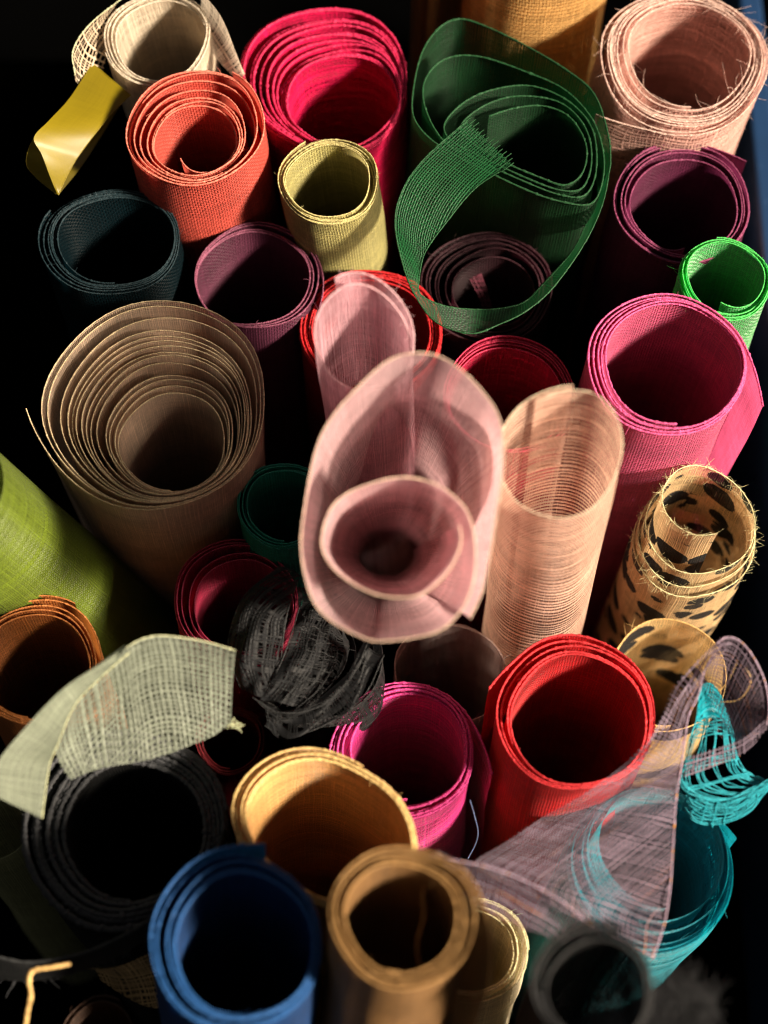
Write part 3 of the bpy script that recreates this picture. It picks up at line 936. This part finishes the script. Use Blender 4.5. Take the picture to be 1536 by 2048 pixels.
# lavender net with gold threads
ml = cloth('lavender_net_cloth', '#695c6b', su=0.0021, sv=0.0021, wu=0.26, wv=0.28, irr=0.2, wavy=0.08, slub=0.3, trans=0.3, tone=0.5, sheen=0.5, accent=('#c07830', 0.66, 'v', 900))
hl = thread_mat('lavender_selvage', '#a58fa4', accent='#d09030')
rl = root('lavender_net', px(1300, 1700, 0.0), 'twisted lavender net with gold threads draped over the red and teal rolls', 'net cloth', LOOSE_GROUP)
s2a = P3([(1453, 1274, .378), (1421, 1293, .378), (1380, 1340, .376), (1342, 1388, .374), (1317, 1439, .371), (1280, 1497, .368), (1180, 1580, .366), (1090, 1632, .366), (1010, 1685, .367), (950, 1722, .368), (955, 1738, .366)])
s2b = P3([(1447, 1284, .376), (1412, 1334, .374), (1396, 1392, .370), (1377, 1432, .367), (1370, 1480, .364), (1363, 1530, .362), (1352, 1600, .360), (1346, 1690, .358), (1340, 1775, .356), (1328, 1850, .355), (1305, 1918, .354)])
o_, a_, b_ = railed_sheet('front_sheet', s2a, s2b, ml, rl, 90, 16, 0.003, 0.0028)
hem(rl, b_, hl, 0.0007)
l1a = P3([(1430, 1290, .378), (1453, 1274, .379), (1481, 1283, .378), (1509, 1318, .375), (1530, 1365, .370), (1538, 1415, .365), (1534, 1450, .362)])
l1b = P3([(1405, 1380, .335), (1412, 1420, .332), (1425, 1450, .330), (1445, 1478, .330), (1470, 1490, .333), (1500, 1482, .340), (1530, 1458, .352)])
o_, a_, b_ = railed_sheet('back_loop', l1a, l1b, ml, rl, 60, 12, -0.004)
hem(rl, a_, hl, 0.0006)
o_, a_, b_ = railed_sheet('front_band', P3([(1536, 1432, .362), (1490, 1474, .358), (1435, 1495, .354), (1372, 1515, .352)]), P3([(1534, 1458, .358), (1490, 1506, .352), (1435, 1530, .347), (1368, 1556, .345)]), ml, rl, 40, 6)
l3a = P3([(858, 1712, .40), (930, 1724, .40), (1000, 1742, .398), (1070, 1772, .395), (1130, 1808, .392), (1205, 1872, .388)])
l3b = P3([(885, 1745, .385), (930, 1796, .38), (985, 1832, .378), (1040, 1854, .378), (1090, 1872, .376), (1150, 1895, .375)])
o_, a_, b_ = railed_sheet('folded_band', l3a, l3b, ml, rl, 50, 10, 0.006)
hem(rl, a_, hl, 0.0006)
T = Tubes()
T.add(catmull(P3([(1475, 1322, .368), (1460, 1355, .362), (1450, 1370, .358), (1438, 1382, .356)]), 12), 0.00022, 4)
T.add(catmull(P3([(1490, 1335, .368), (1502, 1355, .364), (1495, 1380, .358), (1475, 1400, .352), (1440, 1404, .348)]), 16), 0.00028, 4)
T.build('gold_thread', thread_mat('gold_thread', '#d8b070', 0.3), rl)['kind'] = 'stuff'

# pale sage strip
ms_ = cloth('sage_strip_cloth', '#70776a', su=0.0026, sv=0.0022, wu=0.66, wv=0.50, irr=0.25, wavy=0.05, slub=0.2, trans=0.4, sheen=0.4)
hs_ = thread_mat('sage_selvage', '#c2c6a0')
rs = root('sage_net_strip', px(60, 1640, 0.0), 'pale sage net strip twisted over the black roll', 'net cloth', LOOSE_GROUP)
o_, a_, b_ = railed_sheet('turned_back_end', P3([(-12, 1590, .385), (-8, 1530, .39), (59, 1446, .395), (129, 1375, .40), (195, 1332, .402), (252, 1294, .402)]),
                          P3([(84, 1637, .372), (98, 1535, .378), (115, 1490, .382), (150, 1410, .388), (205, 1352, .394), (262, 1302, .398)]), cloth('sage_back_cloth', '#6e7566', su=0.0012, sv=0.0012, wu=0.65, wv=0.65, irr=0.3, trans=0.3, opaque=True), rs, 60, 8, 0.003)
hem(rs, b_, hs_, 0.0005)
o_, a_, b_ = railed_sheet('sheer_length', P3([(115, 1490, .381), (160, 1395, .387), (219, 1335, .394), (252, 1296, .401), (293, 1275, .403), (336, 1272, .402), (410, 1283, .398), (471, 1301, .395)]),
                          P3([(140, 1560, .362), (190, 1540, .362), (240, 1530, .362), (285, 1522, .362), (325, 1512, .362), (370, 1495, .364), (420, 1475, .366), (462, 1448, .368)]), ms_, rs, 70, 14, 0.006)
hem(rs, a_[30:], hs_, 0.0005)
T = Tubes()
for k in range(10):
    p0 = px(452 + rnd.uniform(-4, 14), 1448 + rnd.uniform(-8, 12), .366)
    T.add([p0, p0 + Vector((rnd.uniform(0.001, 0.004), rnd.uniform(-0.003, 0.002), 0.001)), p0 + Vector((rnd.uniform(0.003, 0.006), rnd.uniform(-0.004, 0.003), 0))], 0.00022, 4)
T.build('frayed_threads', hs_, rs)['kind'] = 'stuff'

# yellow satin ribbon
my = cloth('yellow_satin', '#62560a', su=0.0005, sv=0.0005, wu=0.9, wv=0.9, irr=0.1, trans=0.15, rough=0.28, tone=0.15, bump=0.12, sheen=0.2, opaque=True)
hy = thread_mat('yellow_edge', '#82721c')
ry = root('satin_ribbon', px(160, 260, 0.0), 'yellow satin ribbon looped beside the ivory roll', 'ribbon')
o_, a_, b_ = railed_sheet('ribbon_front', P3([(185, 125, .388), (140, 195, .396), (98, 241, .402), (68, 275, .404), (83, 308, .398), (97, 345, .391), (114, 388, .381)]),
                          P3([(262, 190, .385), (225, 225, .388), (190, 268, .389), (160, 308, .388), (143, 335, .386), (128, 365, .383), (117, 390, .381)]), my, ry, 60, 10, 0.0)
hem(ry, b_, hy, 0.0003)
o_, a_, b_ = railed_sheet('ribbon_turn', P3([(68, 275, .404), (56, 301, .394), (54, 332, .384), (80, 362, .380), (114, 389, .3805)]), P3([(68.5, 275.5, .404), (83, 308, .398), (94, 335, .393), (104, 362, .387), (115, 389, .381)]), my, ry, 40, 6, 0.0)
hem(ry, a_, hy, 0.0003)
o_, a_, b_ = railed_sheet('ribbon_back', P3([(115, 389, .380), (135, 345, .37), (165, 295, .362), (215, 215, .36)]), P3([(118, 389, .380), (165, 330, .366), (205, 268, .358), (250, 195, .355)]), my, ry, 30, 6)

# loose ends of the ivory roll
mi = bpy.data.materials['ivory_loosely_woven_cloth']
ri_ = root('ivory_net_flap', px(230, 120, 0.0), 'ivory net flaps folded open around the ivory roll', 'net cloth', LOOSE_GROUP)
mi2 = cloth('ivory_net', '#c0ac92', su=0.0024, sv=0.0024, wu=0.28, wv=0.28, irr=0.4, wavy=0.25, trans=0.3)
o_, a_, b_ = railed_sheet('net_flap', P3([(150, 150, .40), (146, 100, .405), (180, 48, .405), (250, -8, .40)]), P3([(190, 185, .385), (205, 150, .385), (215, 100, .385), (240, 40, .38)]), mi2, ri_, 30, 10, 0.004)
hem(ri_, a_, hs_, 0.0005)
o_, a_, b_ = railed_sheet('side_flap', P3([(395, -25, .405), (440, 30, .405), (468, 95, .40), (485, 148, .395)]), P3([(390, 40, .385), (412, 85, .385), (440, 125, .38), (474, 160, .378)]), mi, ri_, 30, 8, 0.003)

# black selvage strip below the black roll
mb = bpy.data.materials['black_cloth']
rb_ = root('black_cloth_strip', px(220, 1890, 0.0), 'long black cloth edge trailing below the black roll', 'cloth strip', LOOSE_GROUP)
ba = P3([(449, 1655, .338), (430, 1709, .34), (385, 1760, .342), (312, 1830, .344), (234, 1877, .345), (156, 1908, .345), (58, 1924, .345), (-20, 1910, .345)])
bb = P3([(440, 1700, .318), (415, 1740, .318), (370, 1800, .318), (300, 1870, .318), (230, 1915, .318), (150, 1945, .318), (58, 1962, .318), (-20, 1955, .318)])
o_, a_, b_ = railed_sheet('strip', ba, bb, mb, rb_, 70, 6, 0.003)
hem(rb_, a_, thread_mat('black_strip_edge', '#2e3032'), 0.0011)
fray(rb_, b_, bpy.data.materials['black_selvage'], 70, 0.005, 0.0002, Vector((0, -1, 0)), seed=12, up=-0.2)

# burlap strip, straw, loose blue thread, black fringe
mu = cloth('burlap_cloth', '#a58a60', su=0.0018, sv=0.0018, wu=0.55, wv=0.55, irr=0.5, wavy=0.15, trans=0.25)
ru = root('burlap_strip', px(250, 1970, 0.0), 'tan open weave burlap strip beneath the black edge', 'cloth strip', LOOSE_GROUP)
railed_sheet('strip', P3([(150, 1938, .30), (200, 1938, .305), (245, 1930, .31), (300, 1905, .31)]), P3([(200, 1960, .285), (245, 1990, .285), (290, 2012, .285), (350, 2022, .285)]), mu, ru, 40, 10, 0.004)
T = Tubes()
T.add(catmull(P3([(140, 1928, .368), (100, 1935, .37), (66, 1942, .37), (58, 1962, .369), (62, 1990, .365), (56, 2020, .36), (50, 2060, .355)]), 60), 0.0009, 7, None, 0.3)
tag(T.build('raffia_strand', thread_mat('raffia', '#d2ad6e', 0.5, 500)), 'bent straw coloured raffia strand below the black roll', 'raffia strand')
T = Tubes()
T.add(catmull(P3([(940, 1600, .31), (950, 1635, .305), (956, 1665, .30), (950, 1690, .29), (936, 1716, .28)]), 40), 0.00028, 5)
tag(T.build('loose_thread', thread_mat('blue_thread', '#6f86b4')), 'thin pale blue thread hanging beside the magenta roll', 'thread')
mf = thread_mat('black_fringe', '#222327', 0.6)
rf = root('fringed_black_ribbon', px(1370, 2000, 0.0), 'black ribbon end fringed into fuzzy threads beside the charcoal roll', 'ribbon')
railed_sheet('ribbon', P3([(1290, 1985, .42), (1340, 1975, .42), (1390, 1985, .42), (1430, 2010, .418)]), P3([(1290, 2080, .40), (1340, 2080, .40), (1390, 2085, .40), (1430, 2090, .40)]), bpy.data.materials['charcoal_black_cloth'], rf, 30, 6)
fa = catmull(P3([(1300, 1990, .421), (1340, 1985, .421), (1390, 1995, .421), (1430, 2020, .419)]), 60)
fray(rf, fa, mf, 600, 0.008, 0.00012, Vector((0, 1, 0)), seed=31, up=0.3, spread=0.35)

# curled inner ends
rbr = [o for o in COL.objects if o.get('label', '').startswith('golden brown roll')][0]
tc = P3([(868, 1945, .408), (838, 1920, .412), (835, 1880, .415), (848, 1835, .418), (846, 1790, .42), (852, 1775, .42)])
o_, a_, b_ = railed_sheet('inner_end', tc, [p - Vector((0, 0, 0.2)) for p in tc], bpy.data.materials['golden_brown_cloth'], rbr, 30, 8)
hem(rbr, a_, bpy.data.materials['golden_brown_selvage'], 0.0009, name='inner_selvage')
rmr = [o for o in COL.objects if o.get('label', '').startswith('dark maroon roll')][0]
o_, a_, b_ = railed_sheet('inner_tail', P3([(930, 525, .325), (940, 560, .32), (955, 590, .315), (965, 618, .31)]), P3([(955, 520, .325), (968, 560, .32), (978, 590, .315), (985, 622, .31)]), cloth('maroon_net', '#5a2434', su=0.0016, sv=0.0016, wu=0.35, wv=0.35, irr=0.4), rmr, 20, 6)
